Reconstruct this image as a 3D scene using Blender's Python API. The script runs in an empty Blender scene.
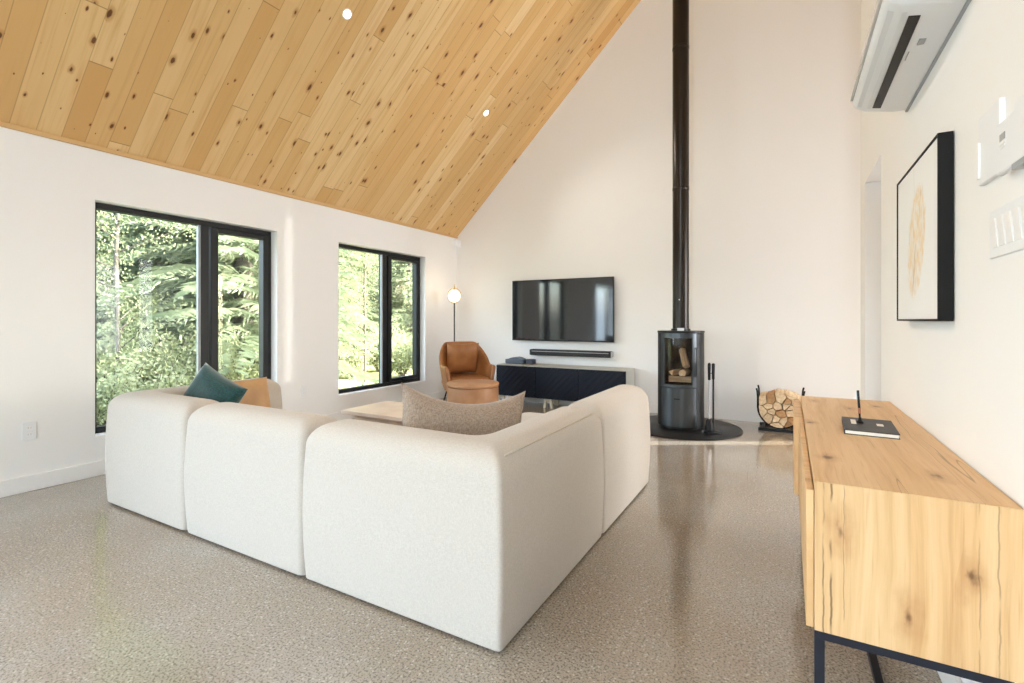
import bpy, bmesh, math, random
from mathutils import Vector, Matrix
R = math.radians
SC = bpy.context.scene
COL = SC.collection
# ------------------------------------------------------------------ camera calibration
F, TH, V0, H = 491.5, R(29.37), 320.2, 1.15
CS, SN = math.cos(TH), math.sin(TH)
XL, YB, XR, ZC, MS = -4.455, 6.18, 0.437, 2.424, 0.969      # left wall, back wall, right wall, spring height, roof slope
YR, XE = -4.2, 4.455                                        # rear wall (behind the camera), outer right wall
def roof_z(x): return ZC + MS * ((x - XL) if x <= 0 else (XE - x))
# ------------------------------------------------------------------ mesh builder
class MB:
    def __init__(s): s.v = []; s.f = []
    def add(s, vs, fs):
        o = len(s.v); s.v += [tuple(p) for p in vs]; s.f += [tuple(i + o for i in f) for f in fs]; return s
    def box(s, x0, y0, z0, x1, y1, z1):
        return s.add([(x0,y0,z0),(x1,y0,z0),(x1,y1,z0),(x0,y1,z0),(x0,y0,z1),(x1,y0,z1),(x1,y1,z1),(x0,y1,z1)],
                     [(0,3,2,1),(4,5,6,7),(0,1,5,4),(1,2,6,5),(2,3,7,6),(3,0,4,7)])
    def tube(s, pts, rad, n=10, cap=True):
        pts = [Vector(p) for p in pts]; rings = []
        up = None
        for i, p in enumerate(pts):
            a = pts[max(i-1,0)]; b = pts[min(i+1,len(pts)-1)]
            t = (b - a).normalized()
            if up is None: up = Vector((0,0,1)) if abs(t.z) < .9 else Vector((1,0,0))
            e1 = t.cross(up).normalized(); e2 = e1.cross(t).normalized(); up = e2
            r = rad[i] if isinstance(rad, (list,tuple)) else rad
            rings.append([p + e1*r*math.cos(2*math.pi*k/n) + e2*r*math.sin(2*math.pi*k/n) for k in range(n)])
        return s.loft(rings, cap)
    def loft(s, rings, cap=True, closed=True):
        n = len(rings[0]); vs = [p for r in rings for p in r]; fs = []
        for i in range(len(rings)-1):
            for k in range(n if closed else n-1):
                fs.append((i*n+k, i*n+(k+1)%n, (i+1)*n+(k+1)%n, (i+1)*n+k))
        if cap: fs.append(tuple(range(n-1,-1,-1))); fs.append(tuple((len(rings)-1)*n+k for k in range(n)))
        return s.add(vs, fs)
    def lathe(s, prof, c=(0,0), n=28):
        rings = [[(c[0]+r*math.cos(2*math.pi*k/n), c[1]+r*math.sin(2*math.pi*k/n), z) for k in range(n)] for r, z in prof]
        return s.loft(rings)
    def prism(s, poly, z0, z1):
        return s.loft([[(x,y,z0) for x,y in poly], [(x,y,z1) for x,y in poly]])
    def arc(s, c, ri, ro, a0, a1, z0, z1, n=14):
        """curved panel between two radii and two angles (degrees)"""
        rings = []
        for k in range(n+1):
            a = R(a0 + (a1-a0)*k/n); ca, sa = math.cos(a), math.sin(a)
            rings.append([(c[0]+ri*ca,c[1]+ri*sa,z0),(c[0]+ro*ca,c[1]+ro*sa,z0),(c[0]+ro*ca,c[1]+ro*sa,z1),(c[0]+ri*ca,c[1]+ri*sa,z1)])
        return s.loft(rings)
    def sphere(s, c, r, n=18, m=12, sz=1):
        rings = [[(c[0]+r*math.sin(math.pi*(j+.001 if j==0 else j-.001 if j==m else j)/m)*math.cos(2*math.pi*k/n),
                   c[1]+r*math.sin(math.pi*(j+.001 if j==0 else j-.001 if j==m else j)/m)*math.sin(2*math.pi*k/n),
                   c[2]-r*sz*math.cos(math.pi*j/m)) for k in range(n)] for j in range(m+1)]
        return s.loft(rings)
    def xf(s, M, start=0):
        s.v = s.v[:start] + [tuple(M @ Vector(p)) for p in s.v[start:]]; return s
    def mv(s, d):
        s.v = [(a+d[0],b+d[1],c+d[2]) for a,b,c in s.v]; return s
def obj(name, mb, mat, parent=None, world=False, smooth=None, bevel=0, seg=2):
    me = bpy.data.meshes.new(name)
    v = mb.v
    if world and parent is not None:
        p = parent
        while p.parent: p = p.parent
        d = p.location; v = [(a-d[0], b-d[1], c-d[2]) for a,b,c in v]
    me.from_pydata(v, [], mb.f); me.update()
    bm = bmesh.new(); bm.from_mesh(me); bmesh.ops.recalc_face_normals(bm, faces=bm.faces); bm.to_mesh(me); bm.free()
    o = bpy.data.objects.new(name, me); COL.objects.link(o)
    if mat: me.materials.append(mat)
    if parent is not None: o.parent = parent
    if bevel:
        m = o.modifiers.new('bevel', 'BEVEL'); m.width = bevel; m.segments = seg; m.limit_method = 'ANGLE'; m.angle_limit = R(40)
        if smooth is None: smooth = 45
    if smooth:
        me.polygons.foreach_set('use_smooth', [True]*len(me.polygons))
        if smooth < 180: me.set_sharp_from_angle(angle=R(smooth))
    return o
def tag(o, label, cat, group=None, kind=None):
    o['label'] = label; o['category'] = cat
    if group: o['group'] = group
    if kind: o['kind'] = kind
    return o
def thing(name, label, cat, loc=(0,0,0), rotz=0, group=None):
    o = bpy.data.objects.new(name, None); COL.objects.link(o); o.empty_display_size = .1
    o.location = loc; o.rotation_euler = (0,0,rotz)
    return tag(o, label, cat, group)
def struct(o, label=None, cat=None):
    o['kind'] = 'structure'
    if label: o['label'] = label; o['category'] = cat
    return o
# ------------------------------------------------------------------ materials
def new_mat(name):
    m = bpy.data.materials.new(name); m.use_nodes = True
    nt = m.node_tree; b = nt.nodes['Principled BSDF']; return m, nt, b
def srgb(r, g, b):
    f = lambda c: (c/255)/12.92 if c/255 <= .04045 else ((c/255+.055)/1.055)**2.4
    return (f(r), f(g), f(b), 1)
def flat(name, col, rough=.5, metal=0, spec=.5, emit=None, es=0, coat=0):
    m, nt, b = new_mat(name)
    b.inputs['Base Color'].default_value = col; b.inputs['Roughness'].default_value = rough
    b.inputs['Metallic'].default_value = metal; b.inputs['Specular IOR Level'].default_value = spec
    b.inputs['Coat Weight'].default_value = coat
    if emit: b.inputs['Emission Color'].default_value = emit; b.inputs['Emission Strength'].default_value = es
    return m
class G:
    """tiny node helper"""
    def __init__(s, nt): s.nt = nt
    def n(s, t, **k):
        x = s.nt.nodes.new(t)
        for a, b in k.items(): setattr(x, a, b)
        return x
    def plug(s, sock, val):
        if isinstance(val, bpy.types.NodeSocket): s.nt.links.new(val, sock)
        else: sock.default_value = val
    def math(s, op, a, b=0.0, c=0.0, clamp=False):
        x = s.n('ShaderNodeMath', operation=op); x.use_clamp = clamp
        s.plug(x.inputs[0], a); s.plug(x.inputs[1], b); s.plug(x.inputs[2], c); return x.outputs[0]
    def comb(s, a, b, c=0.0):
        x = s.n('ShaderNodeCombineXYZ'); s.plug(x.inputs[0], a); s.plug(x.inputs[1], b); s.plug(x.inputs[2], c); return x.outputs[0]
    def obj_xyz(s):
        t = s.n('ShaderNodeTexCoord'); x = s.n('ShaderNodeSeparateXYZ'); s.nt.links.new(t.outputs['Object'], x.inputs[0])
        return t.outputs['Object'], x.outputs[0], x.outputs[1], x.outputs[2]
    def noise(s, vec, scale=5, detail=3, rough=.5, dist=0.0):
        x = s.n('ShaderNodeTexNoise'); s.plug(x.inputs['Vector'], vec); x.inputs['Scale'].default_value = scale
        x.inputs['Detail'].default_value = detail; x.inputs['Roughness'].default_value = rough; x.inputs['Distortion'].default_value = dist
        return x.outputs['Fac']
    def vor(s, vec, scale=1, rnd=1.0, dim='3D'):
        x = s.n('ShaderNodeTexVoronoi', voronoi_dimensions=dim); s.plug(x.inputs['Vector'], vec); x.inputs['Scale'].default_value = scale
        x.inputs['Randomness'].default_value = rnd
        return x.outputs['Distance'], x.outputs['Color']
    def white(s, vec):
        x = s.n('ShaderNodeTexWhiteNoise', noise_dimensions='3D'); s.plug(x.inputs['Vector'], vec); return x.outputs['Value']
    def ramp(s, fac, stops, interp='LINEAR'):
        x = s.n('ShaderNodeValToRGB'); x.color_ramp.interpolation = interp; s.plug(x.inputs[0], fac)
        e = x.color_ramp.elements
        while len(e) < len(stops): e.new(.5)
        for q, (p, c) in zip(e, stops):
            q.position = p; q.color = c if len(c) == 4 else (*c, 1)
        return x.outputs[0]
    def mix(s, fac, a, b, mode='MIX'):
        x = s.n('ShaderNodeMix', data_type='RGBA', blend_type=mode); s.plug(x.inputs[0], fac)
        s.plug(x.inputs[6], a); s.plug(x.inputs[7], b); return x.outputs[2]
    def smooth(s, v, lo, hi):
        x = s.n('ShaderNodeMapRange', interpolation_type='SMOOTHSTEP'); s.plug(x.inputs[0], v)
        s.plug(x.inputs[1], lo); s.plug(x.inputs[2], hi); x.inputs[3].default_value = 0; x.inputs[4].default_value = 1
        return x.outputs[0]
    def bump(s, h, b, strength=.2, dist=.01):
        x = s.n('ShaderNodeBump'); s.plug(x.inputs['Height'], h); x.inputs['Strength'].default_value = strength
        x.inputs['Distance'].default_value = dist; s.nt.links.new(x.outputs[0], b.inputs['Normal'])

def wall_paint(name, col):
    m, nt, b = new_mat(name); g = G(nt); co, x, y, z = g.obj_xyz()
    n = g.noise(co, 2.0, 2); nt.links.new(g.mix(g.math('MULTIPLY', n, .06), col, (col[0]*.9, col[1]*.9, col[2]*.9, 1)), b.inputs['Base Color'])
    b.inputs['Roughness'].default_value = .72; b.inputs['Specular IOR Level'].default_value = .3
    g.bump(g.noise(co, 160, 2), b, .04, .002); return m
def pine():
    m, nt, b = new_mat('knotty_pine_boards'); g = G(nt); co, x, y, z = g.obj_xyz()
    W = .132
    s = g.math('MULTIPLY', x, 1.3925)
    yw = g.math('DIVIDE', y, W); pl = g.math('FLOOR', yw); fr = g.math('SUBTRACT', yw, pl)
    r1 = g.white(g.comb(pl, 3.1, 1.7))
    sl = g.math('ADD', g.math('DIVIDE', s, 3.1), g.math('MULTIPLY', r1, 9.0)); sg = g.math('FLOOR', sl); sf = g.math('SUBTRACT', sl, sg)
    r2 = g.white(g.comb(pl, sg, 5.3)); r3 = g.white(g.comb(pl, sg, 9.9))
    tone = g.ramp(r2, [(0, srgb(206,156,94)), (.06, srgb(217,174,114)), (.5, srgb(223,184,126)), (.85, srgb(229,195,140)), (1, srgb(233,203,152))])
    off = g.math('MULTIPLY', r2, 37.0)
    gv = g.comb(g.math('ADD', g.math('MULTIPLY', s, 1.1), off), g.math('MULTIPLY', y, 26.0), off)
    gr = g.noise(gv, 1.0, 4, .6, .6)
    c = g.mix(g.smooth(gr, .45, .8), tone, srgb(210,166,108))
    broad = g.noise(g.comb(g.math('ADD', s, off), g.math('MULTIPLY', y, 5.0), off), 1.4, 2)
    c = g.mix(g.math('MULTIPLY', g.smooth(broad, .5, .75), .45), c, srgb(214,166,104))
    # knots
    kv = g.comb(g.math('ADD', g.math('MULTIPLY', s, 4.4), off), g.math('ADD', g.math('MULTIPLY', y, 9.5), g.math('MULTIPLY', pl, .37)), 0.0)
    wob = g.noise(kv, 4.0, 2)
    d, cc = g.vor(kv, 1.0, 1.0, '2D')
    sp = g.n('ShaderNodeSeparateColor'); nt.links.new(cc, sp.inputs[0])
    size = g.math('MULTIPLY', g.math('POWER', sp.outputs[0], 4.0), .15)
    dd = g.math('ADD', d, g.math('MULTIPLY', g.math('SUBTRACT', wob, .5), .16))
    halo = g.math('SUBTRACT', 1.0, g.smooth(dd, size, g.math('ADD', g.math('MULTIPLY', size, 2.2), .02)))
    core = g.math('SUBTRACT', 1.0, g.smooth(dd, g.math('MULTIPLY', size, .6), g.math('ADD', size, .015)))
    on = g.math('GREATER_THAN', sp.outputs[0], .42)
    c = g.mix(g.math('MULTIPLY', g.math('MULTIPLY', halo, on), .5), c, srgb(176,112,50))
    c = g.mix(g.math('MULTIPLY', g.math('MULTIPLY', core, on), .92), c, srgb(92,50,22))
    # tongue and groove joints, butt joints
    e = g.math('MINIMUM', fr, g.math('SUBTRACT', 1.0, fr))
    j = g.math('SUBTRACT', 1.0, g.smooth(e, .008, .03))
    bt = g.math('LESS_THAN', g.math('MINIMUM', sf, g.math('SUBTRACT', 1.0, sf)), .0012)
    j = g.math('MAXIMUM', g.math('MULTIPLY', j, .38), g.math('MULTIPLY', bt, .55))
    c = g.mix(j, c, srgb(128,82,38)); nt.links.new(c, b.inputs['Base Color'])
    b.inputs['Roughness'].default_value = .42; b.inputs['Specular IOR Level'].default_value = .35
    return m
def oak(name, along, across, tint=1.0, plank=.19):
    """along / across: 0,1,2 axis indices in object space"""
    m, nt, b = new_mat(name); g = G(nt); co, *ax = g.obj_xyz()
    s, t = ax[along], ax[across]; k = [i for i in (0,1,2) if i not in (along, across)][0]
    tp = g.math('DIVIDE', t, plank); pl = g.math('FLOOR', tp); rr = g.white(g.comb(pl, 2.2, 8.8)); off = g.math('MULTIPLY', rr, 11.0)
    C = lambda r,gg,bb: (lambda c: (c[0]*tint, c[1]*tint, c[2]*tint, 1))(srgb(r,gg,bb))
    warp = g.noise(g.comb(g.math('MULTIPLY', s, 2.2), g.math('MULTIPLY', t, 3.0), off), 1.0, 2)
    gv = g.comb(g.math('ADD', g.math('MULTIPLY', s, 1.3), off), g.math('ADD', g.math('MULTIPLY', t, 34.0), g.math('MULTIPLY', warp, 1.6)), g.math('MULTIPLY', ax[k], 2.0))
    gr = g.noise(gv, 1.0, 5, .62, .3)
    c = g.ramp(gr, [(.28, C(200,158,110)), (.45, C(218,180,132)), (.62, C(227,192,146)), (.8, C(212,172,122))])
    c = g.mix(g.math('MULTIPLY', rr, .25), c, C(208,156,98))
    fine = g.noise(g.comb(g.math('MULTIPLY', s, 5.0), g.math('MULTIPLY', t, 160.0), off), 1.0, 2)
    c = g.mix(g.math('MULTIPLY', g.smooth(fine, .58, .75), .35), c, C(178,128,78))
    kv = g.comb(g.math('MULTIPLY', s, 3.4), g.math('MULTIPLY', t, 7.5), 0.0)
    d, cc = g.vor(kv, 1.0, 1.0, '2D'); sp = g.n('ShaderNodeSeparateColor'); nt.links.new(cc, sp.inputs[0])
    wob = g.noise(g.comb(g.math('MULTIPLY', s, 18.0), g.math('MULTIPLY', t, 34.0), 0.0), 1.0, 3)
    dd = g.math('ADD', d, g.math('MULTIPLY', g.math('SUBTRACT', wob, .5), .32))
    on = g.math('GREATER_THAN', sp.outputs[1], .66)
    halo = g.math('SUBTRACT', 1.0, g.smooth(dd, .03, .30)); core = g.math('SUBTRACT', 1.0, g.smooth(dd, .0, .10))
    c = g.mix(g.math('MULTIPLY', g.math('MULTIPLY', halo, on), .45), c, C(170,116,66))
    c = g.mix(g.math('MULTIPLY', g.math('MULTIPLY', core, on), .8), c, C(92,60,34))
    # drying cracks running with the grain
    cv = g.noise(g.comb(g.math('MULTIPLY', s, .55), g.math('ADD', g.math('MULTIPLY', t, 15.0), g.math('MULTIPLY', warp, .7)), 4.0), 1.0, 1)
    crack = g.math('SUBTRACT', 1.0, g.smooth(g.math('ABSOLUTE', g.math('SUBTRACT', cv, .36)), .0, .006))
    c = g.mix(g.math('MULTIPLY', crack, .55), c, C(120,84,50))
    nt.links.new(c, b.inputs['Base Color']); b.inputs['Roughness'].default_value = .45; b.inputs['Specular IOR Level'].default_value = .35
    g.bump(gr, b, .06, .004); return m
def concrete():
    m, nt, b = new_mat('polished_concrete'); g = G(nt); co, x, y, z = g.obj_xyz()
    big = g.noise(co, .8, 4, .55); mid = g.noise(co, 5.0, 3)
    c = g.ramp(big, [(.32, srgb(158,138,114)), (.5, srgb(168,156,140)), (.68, srgb(180,175,168))])  # mottling whose warm and grey tones stand in for warm and cool light
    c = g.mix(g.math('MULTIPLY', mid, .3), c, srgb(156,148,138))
    f1 = g.noise(co, 120, 2, .6); f2 = g.noise(co, 210, 1)
    c = g.mix(g.math('MULTIPLY', g.smooth(f1, .49, .62), .68), c, srgb(88,80,72))
    c = g.mix(g.math('MULTIPLY', g.smooth(f2, .58, .72), .5), c, srgb(84,76,70))
    d, cc = g.vor(co, 58)
    c = g.mix(g.math('MULTIPLY', g.math('SUBTRACT', 1.0, g.smooth(d, .12, .3)), .5), c, srgb(222,214,202))
    nt.links.new(c, b.inputs['Base Color'])
    nt.links.new(g.math('ADD', g.math('MULTIPLY', mid, .12), .06), b.inputs['Roughness'])
    b.inputs['Specular IOR Level'].default_value = .6; b.inputs['Coat Weight'].default_value = .55; b.inputs['Coat Roughness'].default_value = .12
    return m
def fabric(name, c1, c2, scale=260, bump=.25, big=.12, sheen=.2):
    m, nt, b = new_mat(name); g = G(nt); co, x, y, z = g.obj_xyz()
    w1 = g.noise(g.comb(g.math('MULTIPLY', x, 1.0), g.math('MULTIPLY', y, 1.0), g.math('MULTIPLY', z, 6.0)), scale*.35, 2)
    w2 = g.noise(g.comb(g.math('MULTIPLY', x, 5.0), g.math('MULTIPLY', y, 5.0), z), scale*.3, 2)
    w = g.math('MULTIPLY', g.math('ADD', w1, w2), .5); l = g.noise(co, 5, 3)
    c = g.mix(g.smooth(w, .36, .64), c2, c1); c = g.mix(g.math('MULTIPLY', l, big), c, (c2[0]*.8, c2[1]*.8, c2[2]*.8, 1))
    nt.links.new(c, b.inputs['Base Color']); b.inputs['Roughness'].default_value = .9
    b.inputs['Sheen Weight'].default_value = sheen; b.inputs['Specular IOR Level'].default_value = .2
    g.bump(w, b, bump, .004); return m
def leather(name, c1, c2, rough=.38):
    m, nt, b = new_mat(name); g = G(nt); co, x, y, z = g.obj_xyz()
    n = g.noise(co, 6, 4); nt.links.new(g.mix(g.smooth(n, .3, .7), c1, c2), b.inputs['Base Color'])
    b.inputs['Roughness'].default_value = rough; d, _ = g.vor(co, 220); g.bump(g.math('ADD', d, g.math('MULTIPLY', n, 2.0)), b, .12, .004); return m
def glass_mat(name, tint=(1,1,1,1), refl=.06):
    m = bpy.data.materials.new(name); m.use_nodes = True; nt = m.node_tree; nt.nodes.clear(); g = G(nt)
    o = g.n('ShaderNodeOutputMaterial'); t = g.n('ShaderNodeBsdfTransparent'); t.inputs[0].default_value = tint
    gl = g.n('ShaderNodeBsdfGlossy'); gl.inputs['Roughness'].default_value = .02
    mx = g.n('ShaderNodeMixShader'); lw = g.n('ShaderNodeLayerWeight'); lw.inputs[0].default_value = .25
    nt.links.new(g.math('ADD', g.math('MULTIPLY', lw.outputs['Fresnel'], .09), refl*.12), mx.inputs[0])
    nt.links.new(t.outputs[0], mx.inputs[1]); nt.links.new(gl.outputs[0], mx.inputs[2]); nt.links.new(mx.outputs[0], o.inputs[0]); return m
def noisy(name, stops, scale=8, rough=.7, detail=4, translucent=0):
    m, nt, b = new_mat(name); g = G(nt); co, *_ = g.obj_xyz()
    nt.links.new(g.ramp(g.noise(co, scale, detail), stops), b.inputs['Base Color']); b.inputs['Roughness'].default_value = rough
    b.inputs['Specular IOR Level'].default_value = .3
    return m
def bark_log():
    m, nt, b = new_mat('split_firewood'); g = G(nt); co, x, y, z = g.obj_xyz()
    n = g.noise(g.comb(g.math('MULTIPLY', x, 40.0), g.math('MULTIPLY', y, 4.0), g.math('MULTIPLY', z, 40.0)), 1.0, 3)
    c = g.ramp(n, [(.3, srgb(205,172,132)), (.55, srgb(230,204,168)), (.75, srgb(238,220,190))])
    nt.links.new(c, b.inputs['Base Color']); b.inputs['Roughness'].default_value = .8; return m

PAINT = wall_paint('warm_white_paint', (.89,.878,.868,1))
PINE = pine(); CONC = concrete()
OAK_TOP = oak('oak_top', 1, 0); OAK_END = oak('oak_end', 2, 0, .98, .126); 
def add_cracks(m):
    nt = m.node_tree; g = G(nt); co, x, y, z = g.obj_xyz(); b = nt.nodes['Principled BSDF']; c = b.inputs['Base Color'].links[0].from_socket
    for xo, w_, f in ((-.170,.0016,.75),(-.154,.0022,.8),(-.128,.001,.5),(.118,.0012,.45),(.150,.0014,.5)):
        wob = g.math('MULTIPLY', g.math('SUBTRACT', g.noise(g.comb(xo, 0.0, g.math('MULTIPLY', z, 14.0)), 1.0, 3), .5), .012)
        d = g.math('ABSOLUTE', g.math('SUBTRACT', g.math('ADD', x, wob), xo))
        gate = g.smooth(g.noise(g.comb(xo*40, 3.0, g.math('MULTIPLY', z, 7.0)), 1.0, 2), .38, .5)
        c = g.mix(g.math('MULTIPLY', g.math('MULTIPLY', g.math('SUBTRACT', 1.0, g.smooth(d, w_*.4, w_*1.6)), gate), f), c, srgb(104,76,48))
    nt.links.new(c, b.inputs['Base Color'])
add_cracks(OAK_END)
OAK_FRONT = oak('oak_front', 2, 1, 1.0, .4)
TABLEWOOD = noisy('pale_table_wood', [(.3, srgb(214,190,170)), (.7, srgb(230,210,194))], 5, .4)
SOFA = fabric('oatmeal_linen', srgb(202,195,187), srgb(188,180,171), 300, .12, .1)
TAUPE = fabric('taupe_boucle', srgb(178,160,144), srgb(132,114,100), 220, .4, .3, .3)
TEAL = fabric('teal_velvet', srgb(20,84,84), srgb(6,44,46), 120, .1, .3, .6); TEAL.node_tree.nodes['Principled BSDF'].inputs['Roughness'].default_value = .45
LEATHER = leather('cognac_leather', srgb(166,112,66), srgb(142,90,50)); LEATHER2 = leather('cognac_leather_pouf', srgb(180,134,96), srgb(162,114,78), .45)
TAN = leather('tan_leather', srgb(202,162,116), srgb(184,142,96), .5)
BLACK = flat('black_metal', (.012,.012,.014,1), .4, .6); NAVYBLACK = flat('black_steel_legs', (.010,.012,.022,1), .45, .3)
FRAME = flat('black_window_frame', (.012,.013,.014,1), .45, 0, .3); STEEL = flat('brushed_steel', (.55,.55,.57,1), .3, 1)
WHITE = flat('white_plastic', (.84,.85,.87,1), .5); WHITE2 = flat('white_trim', (.88,.87,.86,1), .4); GREYP = flat('grey_plastic', (.36,.37,.39,1), .4)
BRASS = flat('aged_brass', (.55,.38,.16,1), .3, 1)
GLASS = glass_mat('clear_glass', (.93,.95,.94,1), .06)
# ------------------------------------------------------------------ the room
W1 = (1.65, 3.13); W2 = (3.90, 5.43); WZ = (.295, 2.04); WT = .22
def wall_with_holes(name, axis, c0, c1, a0, a1, zfun, holes, mat):
    """vertical wall slab; axis 'x': plane x=c0..c1 spanning y a0..a1; zfun(a) = top height; holes (b0,b1,z0,z1)"""
    mb = MB(); cuts = sorted({a0, a1, *[h[0] for h in holes], *[h[1] for h in holes], *([0.0] if axis == 'y' and a0 < 0 < a1 else [])})
    def piece(p, q, z0, zp, zq):
        P = (lambda a, c, z: (c, a, z)) if axis == 'x' else (lambda a, c, z: (a, c, z))
        vs = [P(p,c0,z0),P(q,c0,z0),P(q,c0,zq),P(p,c0,zp),P(p,c1,z0),P(q,c1,z0),P(q,c1,zq),P(p,c1,zp)]
        mb.add(vs, [(0,1,2,3),(7,6,5,4),(0,4,5,1),(1,5,6,2),(2,6,7,3),(3,7,4,0)])
    for p, q in zip(cuts, cuts[1:]):
        hh = [h for h in holes if h[0] <= p and h[1] >= q]
        if hh:
            h = hh[0]
            if h[2] > -.02: piece(p, q, -.03, h[2], h[2])
            piece(p, q, h[3], zfun(p), zfun(q))
        else: piece(p, q, -.03, zfun(p), zfun(q))
    return struct(obj(name, mb, mat))
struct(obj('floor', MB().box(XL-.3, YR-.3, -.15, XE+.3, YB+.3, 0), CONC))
wall_with_holes('wall_left', 'x', XL, XL-WT, YR-.2, YB+.2, lambda a: ZC+.0, [(W1[0],W1[1],*WZ),(W2[0],W2[1],*WZ),(-1.9,-.3,.02,2.1)], PAINT)
wall_with_holes('wall_back', 'y', YB, YB+.2, XL-.1, XE+.1, lambda a: roof_z(a)+.02, [(1.465,2.085,.02,2.15),(.66,1.155,3.3,5.16)], PAINT)
wall_with_holes('wall_rear', 'y', YR, YR-.2, XL-.1, XE+.1, lambda a: roof_z(a)+.02, [(-3.9,-.4,.05,2.3),(-.35,0.0,2.6,5.4),(0.0,.35,2.6,5.4)], PAINT)
wall_with_holes('wall_right', 'x', XR, XR+.13, YR, 4.17, lambda a: roof_z(XR)-.005, [(3.30,3.945,-.05,2.05)], PAINT)
wall_with_holes('wall_outer', 'x', XE, XE+.2, YR-.2, YB+.2, lambda a: ZC, [], PAINT)
def slope(name, xa, xb, mat):
    za, zb = roof_z(xa), roof_z(xb); mb = MB(); vs = []
    for y in (YR-.25, YB+.25):
        vs += [(xa,y,za),(xb,y,zb),(xb,y,zb+.25),(xa,y,za+.25)]
    mb.add(vs, [(0,1,2,3),(4,7,6,5),(0,4,5,1),(1,5,6,2),(2,6,7,3),(3,7,4,0)])
    return struct(obj(name, mb, mat))
slope('ceiling', XL-.25, 0.0, PINE); slope('ceiling', 0.0, XE+.25, PINE)
struct(obj('trim_1', MB().box(XL, YR, ZC-.018, XL+.02, YB, ZC+.012), flat('pine_trim', srgb(212,172,116), .5)))
def baseboard(name, boxes):
    mb = MB()
    for b in boxes: mb.box(*b)
    struct(obj(name, mb, WHITE2, bevel=.004))
baseboard('baseboard_left', [(XL, YR, 0, XL+.016, YB, .108)])
baseboard('baseboard_back', [(XL+.016, YB-.016, 0, -1.2, YB, .108)])
baseboard('baseboard_right', [(XR-.014, YR, 0, XR, 3.30, .11)])
# windows: dark aluminium frame with a fixed light and a narrower casement
def window(name, y0, y1, extra):
    w = bpy.data.objects.new(name, None); COL.objects.link(w); w.location = (XL-.1, y0, WZ[0]); struct(w)
    X0, X1 = XL-.17, XL-.095; z0, z1 = WZ; ym = y0 + .80; t = .045
    mb = MB()
    mb.box(X0,y0,z0,X1,y0+t,z1).box(X0,y1-t,z0,X1,y1,z1).box(X0,y0+t,z0,X1,y1-t,z0+t).box(X0,y0+t,z1-t,X1,y1-t,z1)
    mb.box(X0,ym,z0+t,X1,ym+.07,z1-t)
    obj('frame', mb, FRAME, w, True, bevel=.003)
    s = MB(); a, b, c, d, q = ym+.085, y1-t-.005, z0+t+.004, z1-t-.004, .042
    s.box(X0+.01,a,c,X1+.012,a+q+.02,d).box(X0+.01,b-q,c,X1+.012,b,d).box(X0+.01,a+q+.02,c,X1+.012,b-q,c+q).box(X0+.01,a+q+.02,d-q,X1+.012,b-q,d)
    so = obj('casement_sash', s, FRAME, w, True, bevel=.003)
    obj('glass_pane', MB().box(X0+.03,a+q+.02,c+q,X0+.036,b-q,d-q), GLASS, so, True)
    h = MB().box(X1+.012, a+.25, c+.004, X1+.03, a+.37, c+.02); h.tube([(X1+.03,a+.3,c+.012),(X1+.045,a+.33,c+.014),(X1+.045,a+.40,c+.014)], .006, 8)
    obj('crank_handle', h, BLACK, so, True)
    obj('glass_pane', MB().box(X0+.03,y0+t,z0+t,X0+.036,ym,z1-t), GLASS, w, True)
    obj('glazing_bead', MB().box(X1-.03,ym-.022,z0+t,X1-.002,ym-.001,z1-t), flat('grey_bead', (.25,.27,.28,1), .35), w, True)
window('window_1', *W1, 0); window('window_2', *W2, 0)
def plain_window(name, pts, mat=GLASS):
    struct(obj(name, MB().box(*pts), mat))
plain_window('unseen_window_3', (1.465, YB+.15, .02, 2.085, YB+.156, 2.15))  # unseen slit, placed and sized to cast the sun strip on the floor
plain_window('added_window_6', (.66, YB+.15, 3.3, 1.155, YB+.156, 5.16), glass_mat('beam_dimming_glass', (.30,.30,.30,1), .06))  # unseen opening added for the left wall streak, tinted to weaken the sun
plain_window('added_window_4', (-3.9, YR-.12, .05, -.4, YR-.11, 2.3))  # out-of-view opening added to pass the rear fill light
plain_window('added_window_7', (-.35, YR-.12, 2.6, .35, YR-.11, 5.4))  # high opening out of view, added for the gable fill lamp
plain_window('unseen_window_5', (XL-.14, -1.9, .02, XL-.13, -.3, 2.1))  # unseen opening in front of the side fill lamp
# ------------------------------------------------------------------ sectional sofa
def rrect(x0, y0, x1, y1, rc, n=6):
    pts = []
    for cx, cy, a in ((x1-rc,y1-rc,0),(x0+rc,y1-rc,90),(x0+rc,y0+rc,180),(x1-rc,y0+rc,270)):
        for k in range(n+1):
            t = R(a+90*k/n); pts.append((cx+rc*math.cos(t), cy+rc*math.sin(t)))
    return pts
def dens(pts, step=.06):
    out = []
    for i, p in enumerate(pts):
        q = pts[(i+1)%len(pts)]; L = math.dist(p,q); m = max(1, int(L/step))
        for k in range(m): out.append((p[0]+(q[0]-p[0])*k/m, p[1]+(q[1]-p[1])*k/m))
    return out
def offset_loop(pts, e):
    """move a closed counter-clockwise loop inward by e (mitred by vertex normals)"""
    n = len(pts); out = []
    for i in range(n):
        a, p, c = Vector(pts[i-1]), Vector(pts[i]), Vector(pts[(i+1)%n])
        d1 = (p-a).normalized(); d2 = (c-p).normalized()
        n1 = Vector((-d1.y,d1.x)); n2 = Vector((-d2.y,d2.x)); m = n1+n2
        k = 1/max(.3, (1+n1.dot(n2))); out.append(tuple(p + m*e*k))
    return out
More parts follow.
